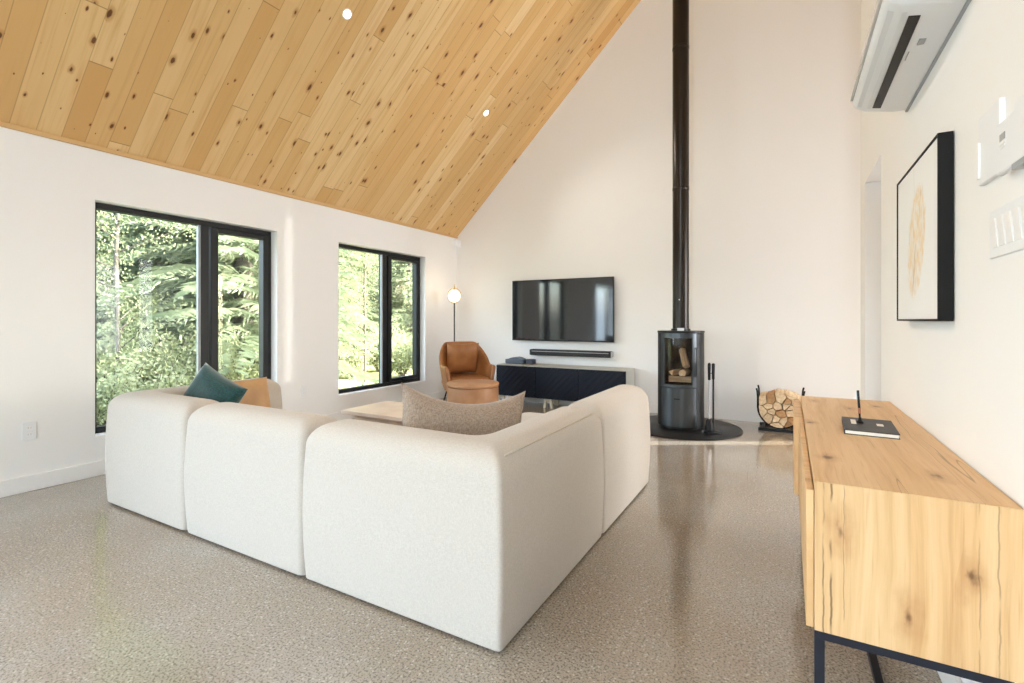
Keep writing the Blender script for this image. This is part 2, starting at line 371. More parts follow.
def puffy(shape, z0, z1, rt, rb=.010, bulge=.012, crown=.012, nr=8):
    """upholstered block: shape(e) gives the plan loop inset by e; rounded top and bottom edges"""
    rings = []
    for k in range(4):
        a = R(90*k/4); rings.append((rb*(1-math.sin(a)), z0+rb*(1-math.cos(a))))
    m = 7
    for k in range(m+1):
        t = k/m; rings.append((-bulge*math.sin(math.pi*t), z0+rb+(z1-rt-z0-rb)*t))
    for k in range(1, nr+1):
        a = R(90*k/nr); rings.append((rt*(1-math.cos(a)), z1-rt+rt*math.sin(a)))
    mb = MB(); mb.loft([[(x,y,z) for x,y in shape(e)] for e, z in rings])
    return mb
def block(x0,y0,x1,y1,z0,z1,rt,rc=.045,**k):
    def shape(e): return dens_same(x0+e,y0+e,x1-e,y1-e,rc)
    return puffy(shape, z0, z1, rt, **k)
def dens_same(x0,y0,x1,y1,rc,n=6,m=10):
    """rounded rectangle with a fixed point count"""
    rc = min(rc, (x1-x0)/2-.002, (y1-y0)/2-.002); P = rrect(x0,y0,x1,y1,max(rc,.001),n); out = []
    for i, p in enumerate(P):
        q = P[(i+1)%len(P)]
        if (i+1) % (n+1) == 0:
            for k in range(m): out.append((p[0]+(q[0]-p[0])*k/m, p[1]+(q[1]-p[1])*k/m))
        else: out.append(p)
    return out
def lshape(x0,y0,x1,y1,t,side,rc=.04):
    """L plan: back along y0 and along x1 (side=1) or x0 (side=-1)"""
    if side > 0: V = [(x0,y0),(x1,y0),(x1,y1),(x1-t,y1),(x1-t,y0+t),(x0,y0+t)]
    else:        V = [(x0,y0),(x1,y0),(x1,y0+t),(x0+t,y0+t),(x0+t,y1),(x0,y1)]
    def shape(e):
        W = offset_loop(V, e); out = []; n = len(W)
        inner = 4 if side > 0 else 3
        for i in range(n):
            p, a, c = Vector(W[i]), Vector(W[i-1]), Vector(W[(i+1)%n])
            r = .10 if i == inner else min(rc, .45*min((a-p).length, (c-p).length))
            u, w = (a-p).normalized(), (c-p).normalized()
            P0, P1 = p+u*r, p+w*r
            for k in range(7):
                s = k/6; out.append(tuple(P0*(1-s)**2 + p*2*s*(1-s) + P1*s*s))
            nxt = Vector(W[(i+1)%n]); rn = .10 if (i+1)%n == inner else min(rc, .45*min((nxt-p).length, (Vector(W[(i+2)%n])-nxt).length))
            Q = nxt + (p-nxt).normalized()*rn
            for k in range(1,10): out.append(tuple(P1.lerp(Q, k/10)))
        return out
    return shape
SX, SY, ST, SH = -.857, 1.44, .26, .695
sofa = thing('sofa', 'large oatmeal linen sectional sofa seen from behind in the middle of the room', 'sofa', (-2.3, 1.9, 0))
PIPE = fabric('linen_piping', srgb(206,197,183), srgb(186,176,160))
def section(back, seat):
    b = obj('sofa_section', back, SOFA, sofa, True, smooth=180)
    x0,y0,x1,y1 = seat
    obj('seat_base', block(x0,y0,x1,y1,.03,.27,.03,rb=.015,bulge=.004), SOFA, b, True, smooth=180)
    obj('seat_cushion', block(x0+.004,y0+.004,x1-.004,y1-.004,.272,.43,.06,rb=.04,bulge=.012), SOFA, b, True, smooth=180)
    return b
XB = (-3.745, -2.832, -1.868)
g_ = .004
def add_piping(parent, pts):
    obj('piping', MB().tube(pts, .0045, 6), PIPE, parent, True, smooth=180)
s1 = section(puffy(lshape(XB[0],SY,XB[1]-g_,2.50,ST,-1), .010, SH, .10, bulge=.010), (XB[0]+ST+.01,SY+ST+.01,XB[1]-g_,2.50))
s2 = section(block(XB[1]+g_,SY,XB[2]-g_,SY+ST,.010,SH,.10,.035,bulge=.012), (XB[1]+g_,SY+ST+.02,XB[2]-g_,2.48))
s3 = section(puffy(lshape(XB[2]+g_,SY,SX,2.50-g_,ST,1,.022), .010, SH, .10, bulge=.010), (XB[2]+g_,SY+ST+.01,SX-ST-.01,2.50-g_))
s4 = section(block(SX-ST,2.50+g_,SX,3.50,.010,SH+.005,.115,.035,bulge=.012), (XB[2]+.02,2.50+g_,SX-ST-.02,3.48))
def edge_line(parent, pts, ends):
    add_piping(parent, pts)
add_piping(s3, [(SX-.028, y, SH-.030) for y in (SY+.08,1.8,2.1,2.42)])
for x,y in ((-3.7,1.52),(-2.9,1.52),(-1.95,1.52),(-.93,1.52),(-.93,3.42),(-3.7,2.42),(-.93,2.45),(-1.75,3.4)): obj('glide_foot', MB().lathe([(.025,0),(.025,.03)],(x,y),10), BLACK, sofa, True)
# cushions
def cushion(name, w, h, th, mat, loc, rot, label, sag=0.0, pinch=.10, n=26, group=None, seam=None):
    mb = MB()
    def pt(i, j, sgn):
        u, v = 2*i/n-1, 2*j/n-1
        x = u*w/2*(1-pinch*(1-v*v)*u*u); z = v*h/2*(1-pinch*(1-u*u)*v*v)
        z -= sag*(1-u*u)*max(0, (v+1)/2)
        f = max(0,(1-u**4)*(1-v**4)); t = th/2*f**.55*(1+.12*math.sin(3.1*u+2*v)*f)
        return (x, sgn*t, z)
    for sgn in (1,-1):
        vs = [pt(i,j,sgn) for j in range(n+1) for i in range(n+1)]
        mb.add(vs, [(j*(n+1)+i, j*(n+1)+i+1, (j+1)*(n+1)+i+1, (j+1)*(n+1)+i) for j in range(n) for i in range(n)])
    o = obj(name, mb, mat, None, smooth=180)
    bm = bmesh.new(); bm.from_mesh(o.data); bmesh.ops.remove_doubles(bm, verts=bm.verts, dist=.0005); bmesh.ops.recalc_face_normals(bm, faces=bm.faces)
    bm.to_mesh(o.data); bm.free()
    o.location = loc; o.rotation_euler = rot
    return tag(o, label, 'cushion', group)
cushion('throw_pillow', .62, .44, .17, TAUPE, (-1.358,1.935,.612), (R(-14),R(6),R(45)), 'taupe woven throw pillow with a sagging top in the near corner of the sofa', sag=.068, pinch=.07)
cushion('throw_pillow', .39, .39, .15, TEAL, (-3.35,1.86,.61), (R(-16),R(26),R(14)), 'dark teal velvet throw pillow propped against the window end of the sofa', pinch=.06)
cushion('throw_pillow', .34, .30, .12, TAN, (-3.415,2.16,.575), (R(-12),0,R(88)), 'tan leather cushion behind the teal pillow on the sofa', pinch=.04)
# ------------------------------------------------------------------ coffee table
ct = thing('coffee_table', 'low pale wooden coffee table in front of the sofa', 'coffee table', (-2.6,3.15,0))
obj('tabletop', MB().box(-3.26,2.88,.365,-1.95,3.42,.40), TABLEWOOD, ct, True, bevel=.006)
obj('apron', MB().box(-3.18,2.95,.30,-2.03,3.35,.365), TABLEWOOD, ct, True, bevel=.004)
for x in (-3.16,-2.10):
    for y in (2.97,3.28): obj('leg', MB().box(x,y,0,x+.055,y+.055,.30), TABLEWOOD, ct, True, bevel=.004)
# ------------------------------------------------------------------ armchair
CH = (-3.52, 5.07, 0); CROT = math.atan2(1.0, .62) - math.pi/2 + math.pi    # front (+y local) turned to the room
def face_to(loc, tx, ty): return math.atan2(ty-loc[1], tx-loc[0]) - math.pi/2
chair = thing('armchair', 'cognac leather tub armchair on thin black metal legs in the far corner', 'armchair', CH, face_to(CH, -.55, 2.6)); chair.scale = (.93,.93,1)
def shell_ring(k, n, z, inner):
    return None
mb = MB(); N = 36; prof = []
def shell_pt(a, t, inset):
    """a: -1 (left arm front) .. 1 (right arm front); t 0 bottom .. 1 top rim"""
    b = abs(a); 
    top = .86 - .27*max(0,min(1,(b-.32)/.42))**1.1*1.0 if b < .74 else .59
    zb = .30; z = zb + (top-zb)*t
    flare = .83 + .17*t
    ang = a*R(128)
    wx, wy = .355*flare - inset, .34*flare - inset
    x = math.sin(ang)*wx; y = -math.cos(ang)*wy
    if b > .70: # straight arms running forward
        q = (b-.70)/.30; a7 = .70*R(128); x = math.copysign((math.sin(a7)*wx)*(1-.02*q) , a) ; y = -math.cos(a7)*wy + q*.30
    return (x, y-.02 - .05*t*(1-min(1,b*1.6)), z)
rings = []
for i in range(N+1):
    a = -1 + 2*i/N; sec = []
    m = 6
    for k in range(m+1): sec.append(shell_pt(a, k/m, 0.0))
    p, q = shell_pt(a, 1, 0), shell_pt(a, 1, .055); sec.append(tuple((p[j]+q[j])/2 + (.016 if j==2 else 0) for j in range(3)))
    for k in range(m, -1, -1): sec.append(shell_pt(a, k/m, .055))
    rings.append(sec)
mb.loft(rings)
o = obj('shell', mb, LEATHER, chair, smooth=50)
ms = o.modifiers.new('sub','SUBSURF'); ms.levels = 1; ms.render_levels = 2
seat_poly = lambda e: dens_same(-.27+e,-.30+e,.27-e,.34-e,.10)
obj('seat_cushion', puffy(seat_poly, .31, .455, .05, .03, .008), LEATHER, chair, smooth=180)
obj('seat_frame', puffy(lambda e: dens_same(-.25+e,-.26+e,.25-e,.28-e,.09), .265, .31, .01, .01, 0), LEATHER, chair, smooth=60)
c = cushion('back_cushion', .45, .40, .14, LEATHER, (0,-.165,.665), (R(-14),0,0), 'x', pinch=.05); c.parent = chair
for k in ('label','category'): del c[k]
for sx in (-1,1):
    for y0, y1 in ((.22,.29),(-.20,-.29)):
        obj('leg', MB().tube([(sx*.20,y0,.275),(sx*.27,y1,.0)], [.011,.008], 8), BLACK, chair, smooth=60)
# ------------------------------------------------------------------ round leather ottoman
OT = (-2.966, 4.41, 0)
ot = thing('ottoman', 'round cognac leather ottoman in front of the armchair', 'ottoman', OT)
obj('drum', MB().lathe([(.10,.27),(.265,.272),(.277,.285),(.278,.40),(.277,.44)], n=40), LEATHER2, ot, smooth=40)
obj('top_cushion', MB().lathe([(.268,.441),(.281,.448),(.283,.470),(.272,.484),(.22,.490),(.10,.493),(.005,.494)], n=40), LEATHER2, ot, smooth=60)
obj('base', MB().lathe([(.20,0),(.205,.012),(.19,.02),(.03,.03),(.028,.24),(.12,.262),(.12,.269)], n=30), BLACK, ot, smooth=40)
# ------------------------------------------------------------------ floor lamp
LP = (-4.10, 5.63, 0)
lamp = thing('floor_lamp', 'slim black floor lamp with a glowing glass globe behind the armchair', 'floor lamp', LP)
obj('base', MB().lathe([(.13,0),(.13,.014),(.02,.022),(.012,.03)], n=30), BLACK, lamp, smooth=40)
obj('pole', MB().tube([(0,0,.02),(0,0,1.39)], .009, 10), BLACK, lamp, smooth=60)
gx, gy, gz = .03*CS, .03*SN, 1.488
obj('hoop', MB().tube([(-.0+.095*math.cos(R(a))*CS, .095*math.cos(R(a))*SN, 1.497+.105*math.sin(R(a))) for a in range(-90,275,12)], .005, 8), BRASS, lamp, smooth=60)
GLOBE = flat('lit_opal_glass', (1,.93,.8,1), .3, emit=(1,.86,.62,1), es=1.7)
sh = obj('lamp_shade', MB().sphere((0,0,gz), .086), GLOBE, lamp, smooth=180)
obj('finial', MB().lathe([(.012,1.575),(.012,1.60),(.005,1.63),(.003,1.655)], n=12), BRASS, lamp, smooth=50)
# ------------------------------------------------------------------ media console, tv, soundbar, boxes
con = thing('media_console', 'low black media console with slatted front under the television', 'media console', (-2.6,5.96,0))
cx0, cx1, cy0, cy1, cz0, cz1 = -3.494, -1.69, 5.765, 6.155, .13, .548
CGREY = flat('pale_grey_lacquer', srgb(182,180,172), .45); CBLK = flat('black_stained_wood', (.008,.011,.022,1), .55, 0, .25)
body = MB().box(cx0,cy0+.02,cz0,cx1,cy1,cz1)
obj('carcass', body, CGREY, con, True, bevel=.004)
nd = 3; dw = (cx1-cx0)/nd
for i in range(nd):
    a, b = cx0+i*dw+(.002 if i else 0), cx0+(i+1)*dw-.002
    d = obj('door', MB().box(a,cy0+.006,cz0,b,cy0+.019,cz1-.012), CBLK, con, True, bevel=.002)
    # raised diagonal slats, clipped to the door
    sl = MB(); st = .085; hgt = cz1-.012-cz0; sgn = 1 if i != 1 else 1
    t = -hgt
    while t < (b-a):
        p = []
        lo, hi = 0, hgt
        # slat runs from (t,0) to (t+hgt, hgt)
        s0 = max(0, -t); s1 = min(hgt, (b-a)-.074-t)
        if s1 > s0+.01:
            q = [(a+t+s0,cz0+s0),(a+t+s0+.074,cz0+s0),(a+t+s1+.074,cz0+s1),(a+t+s1,cz0+s1)]
            sl.loft([[(x,cy0+.0065,z) for x,z in q],[(x,cy0-.004,z) for x,z in q]])
        t += st
    obj('slat_panel', sl, CBLK, d, True)
LEGW = flat('cream_painted_wood', srgb(226,218,196), .5)
for x in (-2.735, -3.45, -1.86):
    l = MB()
    for s in (-1,1): l.loft([[(x+s*.030-.016,cy0+.05,.13),(x+s*.030+.016,cy0+.05,.13),(x+s*.030+.016,cy0+.08,.13),(x+s*.030-.016,cy0+.08,.13)],
                             [(x+s*.052-.016,cy0+.05,0),(x+s*.052+.016,cy0+.05,0),(x+s*.052+.016,cy0+.08,0),(x+s*.052-.016,cy0+.08,0)]])
    l.box(x-.042,cy0+.049,.088,x+.042,cy0+.081,.1299)
    obj('leg', l, LEGW, con, True)
    l2 = MB().box(x-.03,cy1-.08,0,x+.03,cy1-.05,.13); obj('leg', l2, LEGW, con, True)
tv = thing('television', 'large black flat television mounted on the white back wall', 'television', (-2.68,6.14,.865))
TVG = flat('tv_screen_glass', (.010,.011,.014,1), .06, 0, .8)
tx0, tx1, tz0, tz1 = -3.425, -1.944, .866, 1.708
obj('screen', MB().box(tx0+.008,6.098,tz0+.016,tx1-.008,6.102,tz1-.008), TVG, tv, True)
fr = MB().box(tx0,6.095,tz0,tx1,6.125,tz0+.016).box(tx0,6.095,tz1-.008,tx1,6.125,tz1).box(tx0,6.095,tz0+.016,tx0+.008,6.125,tz1-.008).box(tx1-.008,6.095,tz0+.016,tx1,6.125,tz1-.008)
obj('bezel', fr, BLACK, tv, True)
obj('back_shell', MB().box(tx0+.01,6.103,tz0+.01,tx1-.01,6.15,tz1-.01), BLACK, tv, True, bevel=.01)
obj('wall_mount', MB().box(-2.9,6.15,1.1,-2.45,6.18,1.5), BLACK, tv, True)
sb = thing('soundbar', 'long black soundbar on the wall below the television', 'soundbar', (-2.55,6.1,.665))
obj('body', MB().box(-3.13,6.06,.668,-1.973,6.165,.75), flat('soundbar_cloth', (.016,.017,.019,1), .7), sb, True, bevel=.012, seg=3)
obj('end_cap', MB().box(-1.9729,6.064,.672,-1.966,6.16,.746), GREYP, sb, True, bevel=.003)
obj('end_cap', MB().box(-3.137,6.064,.672,-3.1301,6.16,.746), GREYP, sb, True, bevel=.003)
obj('top_strip', MB().box(-3.10,6.057,.72,-2.0,6.0599,.728), GREYP, sb, True)
obj('wall_bracket', MB().box(-3.05,6.165,.675,-2.05,6.185,.745), BLACK, sb, True)
BOXC = flat('blue_grey_plastic', srgb(86,96,112), .45)
rv = thing('set_top_box', 'small blue-grey set-top box on the left end of the media console', 'set-top box', (-3.3,6.0,.548))
obj('body', MB().box(-3.43,5.90,.556,-3.15,6.08,.612), BOXC, rv, True, bevel=.008)
obj('domed_top', MB().add([(-3.40+.22*i/12, y, .612+.028*math.sin(math.pi*i/12)) for i in range(13) for y in (5.92,6.06)] , [(2*i,2*i+1,2*i+3,2*i+2) for i in range(12)]+[tuple(range(0,26,2)), tuple(range(25,0,-2))]), BOXC, rv, True, smooth=40)
obj('foot', MB().box(-3.42,5.91,.548,-3.16,5.93,.556).box(-3.42,6.05,.548,-3.16,6.07,.556), BLACK, rv, True)
gb = tag(obj('speaker_box', MB().box(-3.12,5.92,.548,-3.02,6.04,.618), flat('dark_blue_plastic', srgb(52,62,80), .5), bevel=.01), 'small dark box beside the set-top box on the media console', 'box')
# ------------------------------------------------------------------ wood stove
SV = (-1.004, 5.46)
pad = tag(obj('hearth_pad', MB().lathe([(.592,0),(.595,.004),(.595,.012),(.59,.016),(.01,.016)], (-1.0,5.50), 72), flat('black_steel_plate', (.015,.015,.017,1), .45, .4), smooth=40),
          'round black steel hearth pad on the floor under the wood stove', 'hearth pad')
ZB = .016
st = thing('wood_stove', 'tall rounded grey-black wood stove with a glass door', 'wood stove', (SV[0],SV[1],ZB), R(2))
IRON = flat('stove_grey_steel', (.085,.095,.105,1), .32, .75); IRON2 = flat('stove_dark_cheek', (.02,.021,.023,1), .42, .5)
C0 = (0,0); rr = .235; A0, A1 = -90-48, -90+48
obj('side_shell', MB().arc(C0,.215,rr,A1+.5,A0+360-.5,.03,1.0,40), IRON2, st, smooth=40)
obj('base_plinth', MB().lathe([(.20,0),(.205,.001),(.205,.03),(.01,.03)], n=40), IRON2, st, smooth=40)
obj('top_plate', MB().lathe([(.235,1.001),(.24,1.005),(.24,1.018),(.236,1.022),(.01,1.022)], n=48), IRON2, st, smooth=40)
obj('lower_door', MB().arc(C0,.212,.233,A0,A1,.035,.432,24), IRON, st, smooth=40)
dr = MB().arc(C0,.212,.236,A0,A1,.950,.998,24).arc(C0,.212,.236,A0,A1,.438,.468,24)
dr.arc(C0,.212,.236,A0,A0+11,.468,.950,6).arc(C0,.212,.236,A1-11,A1,.468,.950,6)
door = obj('door', dr, IRON, st, smooth=40)
obj('glass_pane', MB().arc(C0,.218,.222,A0+11,A1-11,.468,.950,20), glass_mat('stove_glass', (.9,.88,.86,1), .2), door, smooth=40)
obj('door_trim', MB().arc(C0,.2361,.238,A0+10,A0+11.2,.463,.955,2).arc(C0,.2361,.238,A1-11.2,A1-10,.463,.955,2).arc(C0,.2361,.238,A0+11.2,A1-11.2,.463,.470,18).arc(C0,.2361,.238,A0+11.2,A1-11.2,.948,.955,18), IRON, door, smooth=40)
obj('door_handle', MB().tube([(rr*math.cos(R(A1-3)),rr*math.sin(R(A1-3)),.56),(1.07*rr*math.cos(R(A1-3)),1.07*rr*math.sin(R(A1-3)),.57),(1.07*rr*math.cos(R(A1-3)),1.07*rr*math.sin(R(A1-3)),.84),(rr*math.cos(R(A1-3)),rr*math.sin(R(A1-3)),.85)], .005, 8), IRON2, door, smooth=60)
obj('air_slider', MB().arc(C0,.2331,.237,-98,-84,.318,.330,4), BLACK, st)
FIREBRICK = noisy('vermiculite_liner', [(.3, srgb(58,48,40)), (.7, srgb(104,88,72))], 14, .9)
obj('firebox_liner', MB().arc(C0,.198,.207,-36,216,.44,.96,30).lathe([(.19,.44),(.197,.455),(.01,.456)], n=30), FIREBRICK, st, smooth=40)
def log_poly(rn, r, kind):
    if kind == 0: n = 3; base = [90,210,330]
    elif kind == 1: n = 4; base = [45,135,225,315]
    else: n = 5; base = [90,162,234,306,18]
    a0 = rn.uniform(0,360)
    pts = []
    for a in base:
        rr_ = r*rn.uniform(.82,1.1); a_ = R(a0 + a + rn.uniform(-12,12)); pts.append((rr_*math.cos(a_), rr_*math.sin(a_)))
    pts.sort(key=lambda p: math.atan2(p[1],p[0]))
    return pts
WOOD = bark_log(); WOOD2 = noisy('ruddy_firewood', [(.3, srgb(168,122,84)), (.7, srgb(206,166,122))], 30, .8)
def add_log(name, poly, p, q, mat, bevel=.006):
    """split log between points p and q"""
    p, q = Vector(p), Vector(q); d = (q-p); L = d.length
    mb = MB(); mb.loft([[(x*(1+.03*math.sin(k*2)), L*k/4, z*(1+.03*math.cos(k*3))) for x,z in poly] for k in range(5)])
    o = obj(name, mb, mat, None, bevel=bevel)
    o.location = p; o.rotation_mode = 'XYZ'
    o.rotation_euler = Vector((0,1,0)).rotation_difference(d).to_euler()
    return o
rn = random.Random(4)
for p, q, lab in (((-1.12,5.42,.520),(-.89,5.45,.520),'split log lying lowest behind the stove glass'),
             ((-1.07,5.32,.60),(-1.03,5.52,.60),'split log crosswise on the lowest one in the stove'),
             ((-.965,5.33,.60),(-.95,5.52,.60),'split log on the right inside the stove'),
             ((-.93,5.36,.665),(-.99,5.46,.84),'split log leaning upright inside the stove')):
    tag(add_log('firewood_log', log_poly(rn,.042,rn.randint(0,2)), p, q, WOOD), lab, 'firewood', 'logs inside the stove')
pipe = thing('stovepipe', 'tall black stovepipe rising from the wood stove to the ceiling', 'stovepipe', (SV[0],SV[1],1.04))
ztop = roof_z(SV[0]-.09)-.11
PIPEM = flat('black_enamel_pipe', (.022,.017,.014,1), .28, .55)
for z0, z1 in ((1.038,2.55),(2.552,4.05),(4.052,ztop+.1)):
    obj('pipe_section', MB().lathe([(.084,z0),(.084,z1)], SV, 40), PIPEM, pipe, True, smooth=40)
for z in (2.551,4.051): obj('collar', MB().lathe([(.0845,z-.02),(.0865,z-.016),(.0865,z+.016),(.0845,z+.02)], SV, 40), PIPEM, pipe, True, smooth=40)
obj('base_ring', MB().lathe([(.098,1.0381),(.098,1.058),(.0845,1.060)], SV, 40), IRON2, pipe, True, smooth=40)
obj('label_plate', MB().arc(SV,.0985,.0995,-100,-60,1.040,1.068,6), WHITE, pipe, True)
obj('screw_plate', MB().arc(SV,.085,.0856,-93,-86,1.36,1.372,2), WHITE, pipe, True)
# ------------------------------------------------------------------ hearth tools
TX, TY = -.66, 5.30
ts = thing('tool_stand', 'small black tool stand on the hearth pad beside the stove', 'fireplace tool stand', (TX,TY,.016))
obj('base', MB().lathe([(.075,0),(.08,.005),(.078,.018),(.02,.026),(.012,.03)], n=28), BLACK, ts, smooth=40)
obj('post', MB().tube([(0,0,.025),(0,0,.66)], .009, 10).tube([(0,0,.54),(0,0,.69),(0,0,.70)], [.014,.017,.010], 10), BLACK, ts, smooth=60)
obj('hook', MB().tube([(0,0,.60),(-.030,-.002,.60),(-.034,-.012,.60)], .004, 8), BLACK, ts, smooth=60)
obj('base_rest', MB().prism([(-.085,-.055),(-.02,-.055),(-.02,.02),(-.085,.02)], .0, .028), BLACK, ts, bevel=.006)
def tool(name, dx, label, cat, head):
    t = thing(name, label, cat, (TX+dx, TY-.03, .05))
    obj('handle', MB().tube([(0,0,.50),(0,0,.655)], [.013,.016], 10).tube([(0,0,.655),(0,0,.672)], [.016,.010], 10), BLACK, t, smooth=60)
    obj('rod', MB().tube([(0,0,.10),(0,0,.50)], .007, 8), STEEL if name == 'hearth_brush' else BLACK, t, smooth=60)
    obj('head', head, BLACK, t, smooth=40)
tool('hearth_brush', -.034, 'hearth brush with bright rod hanging on the left of the tool stand', 'brush', MB().lathe([(.012,.11),(.028,.095),(.04,.03),(.042,-.01),(.01,-.012)], n=16))
# ------------------------------------------------------------------ log rack and logs
RX, RY0, RY1, RR = -.077, 5.76, 6.06, .205
rack = thing('log_rack', 'black metal log holder with U-shaped hoops by the back wall', 'log rack', (RX,5.91,0))
def hoop(y):
    pts = [(RX-RR-.012,y,.435),(RX-RR-.004,y,.40),(RX-RR,y,.33)]
    pts += [(RX-RR*math.cos(R(a)),y,.245-RR*math.sin(R(a))) for a in range(0,181,12)]
    pts += [(RX+RR,y,.33),(RX+RR+.004,y,.40),(RX+RR+.012,y,.435)]
    return MB().tube(pts, .0095, 10)
for y in (RY0,RY1): obj('hoop', hoop(y), BLACK, rack, True, smooth=60)
for y in (RY0,RY1): obj('foot_bar', MB().box(RX-.20,y-.012,0,RX+.20,y+.012,.028), BLACK, rack, True, bevel=.003)
obj('cross_bar', MB().box(RX-.17,RY0+.012,.004,RX-.145,RY1-.012,.026).box(RX+.145,RY0+.012,.004,RX+.17,RY1-.012,.026).box(RX-.012,RY0+.012,.030,RX+.012,RY1-.012,.040), BLACK, rack, True)
rn = random.Random(11)
RI = RR - .012
OUT = [(RX-RI*math.cos(R(a_)), .245-RI*math.sin(R(a_))) for a_ in range(0,181,9)] + [(RX+RI,.345),(RX+.15,.372),(RX+.06,.40),(RX-.03,.408),(RX-.10,.375),(RX-RI,.355)]
def clip(poly, n, c):
    out = []
    for i, p in enumerate(poly):
        q_ = poly[(i+1)%len(poly)]; dp = p[0]*n[0]+p[1]*n[1]-c; dq = q_[0]*n[0]+q_[1]*n[1]-c
        if dp <= 0: out.append(p)
        if dp*dq < 0: t_ = dp/(dp-dq); out.append((p[0]+(q_[0]-p[0])*t_, p[1]+(q_[1]-p[1])*t_))
    return out
seeds = []
for ri in range(6):
    z = .075 + ri*.064
    for k in range(-3,4):
        x = RX + k*.078 + (.039 if ri % 2 else 0) + rn.uniform(-.024,.024); zz = z + rn.uniform(-.022,.022)
        inside = (abs(x-RX) < RI-.012 and zz < .385 and (zz > .245 or math.hypot(x-RX, zz-.245) < RI-.012))
        if inside: seeds.append((x,zz))
for i, (x, z) in enumerate(seeds):
    P = list(OUT)
    for j, (a_, b_) in enumerate(seeds):
        if j == i: continue
        n_ = (a_-x, b_-z); c_ = n_[0]*(x+a_)/2 + n_[1]*(z+b_)/2 - .002*math.hypot(*n_); P = clip(P, n_, c_)
        if len(P) < 3: break
    if len(P) < 3: continue
    cx_ = sum(p[0] for p in P)/len(P); cz_ = sum(p[1] for p in P)/len(P)
    keep = [p for k_, p in enumerate(P) if math.dist(p, P[k_-1]) > .008]
    poly = [((p[0]-cx_)*.96, (p[1]-cz_)*.96) for p in keep]
    if len(poly) < 3: continue
    mb = MB(); L0, L1 = 5.70+rn.uniform(-.02,.02), 6.09
    mb.loft([[(px, (L1-L0)*k_/3, pz) for px, pz in poly] for k_ in range(4)])
    o = obj('firewood_log', mb, rn.choice((WOOD, WOOD, WOOD2)), None, bevel=.004); o.location = (cx_, L0, cz_)
    tag(o, 'split pale firewood log stacked in the black log holder', 'firewood', 'firewood in the log holder')
# ------------------------------------------------------------------ sideboard with book and pen
X0, X1, Y0, Y1, Z0, Z1 = .056, .434, 1.435, 3.02, .379, .75
sbd = thing('sideboard', 'oak sideboard with knotty end panel on black metal legs along the right wall', 'sideboard', ((X0+X1)/2,(Y0+Y1)/2,0))
q = .022; e_ = .0006
def yz(pts): return MB().loft([[(X0,y,z) for y,z in pts],[(X1,y,z) for y,z in pts]])
obj('top', yz([(Y0+e_,Z1),(Y1-e_,Z1),(Y1-q-e_,Z1-q),(Y0+q+e_,Z1-q)]), OAK_TOP, sbd, True, bevel=.0012)
obj('end_panel', yz([(Y0,Z1-e_),(Y0,Z0),(Y0+q,Z0),(Y0+q,Z1-q-e_)]), OAK_END, sbd, True, bevel=.0012)
obj('end_panel', yz([(Y1,Z1-e_),(Y1,Z0),(Y1-q,Z0),(Y1-q,Z1-q-e_)]), OAK_END, sbd, True, bevel=.0012)
obj('bottom_panel', MB().box(X0,Y0+.0255,Z0,X1,Y1-.0255,Z0+.022), OAK_TOP, sbd, True)
obj('back_panel', MB().box(X1-.012,Y0+.0255,Z0+.023,X1,Y1-.0255,Z1-.0225), OAK_FRONT, sbd, True)
for a, b, dz, t in ((Y0+.003,Y0+.53,.0,.018),(Y0+.535,Y0+1.055,.0,.018),(Y0+1.06,Y1-.003,.0,.034)):
    d = obj('door', MB().box(X0-t,a,Z0+.004,X0-.001,b,Z1-.024), OAK_FRONT, sbd, True, bevel=.002)
lw = .022; XF = .420
for yy in (Y0+.004, Y1-.026):
    obj('leg', MB().box(X0,yy,0,X0+lw,yy+lw,Z0-.022), NAVYBLACK, sbd, True)
    obj('leg', MB().box(XF-lw,yy,0,XF,yy+lw,Z0-.022), NAVYBLACK, sbd, True)
    obj('rail', MB().box(X0,yy,Z0-.0215,XF,yy+lw,Z0-.0005), NAVYBLACK, sbd, True)
    obj('foot_rail', MB().box(X0+lw,yy,0,XF-lw,yy+lw,lw), NAVYBLACK, sbd, True)
obj('stretcher', MB().box(.236,Y0+.027,0,.258,Y1-.027,.022), NAVYBLACK, sbd, True)
bk = thing('guest_book', 'dark grey hardcover book lying on the oak sideboard', 'book', (.255,2.21,Z1), R(-3))
COVER = noisy('charcoal_cover', [(.3,(.035,.036,.04,1)),(.7,(.06,.061,.066,1))], 30, .5); PAGES = flat('paper_pages', (.82,.8,.75,1), .8)
obj('back_cover', MB().box(-.078,-.135,0,.078,.135,.003), COVER, bk); obj('page_block', MB().box(-.074,-.133,.003,.075,.131,.014), PAGES, bk)
fc = obj('front_cover', MB().box(-.078,-.135,.014,.078,.135,.017), COVER, bk)
obj('spine', MB().box(-.078,-.135,.003,-.0745,.135,.014), COVER, bk)
obj('cover_label', MB().box(-.052,-.01,.017,-.036,.085,.0174), PAGES, fc); obj('cover_label', MB().box(.025,-.01,.017,.045,.035,.0174), PAGES, fc)
pn = thing('pen', 'slim black pen standing upright on the dark book', 'pen', (.232,2.235,Z1+.0175))
obj('holder', MB().lathe([(.011,0),(.012,.003),(.006,.009),(.004,.02)], n=16), BLACK, pn, smooth=40)
obj('barrel', MB().tube([(0,0,.012),(-.002,.001,.05),(-.006,.002,.12)], [.0028,.0042,.0042], 10), BLACK, pn, smooth=60)
obj('grip_band', MB().tube([(-.0012,.0006,.035),(-.0022,.0009,.055)], .0047, 10), flat('copper_band', (.5,.2,.12,1), .3, .8), pn, smooth=60)
obj('clip', MB().tube([(-.0105,.002,.118),(-.0105,.002,.085)], .0012, 6).tube([(-.006,.002,.118),(-.0105,.002,.118)], .0012, 6), STEEL, pn)
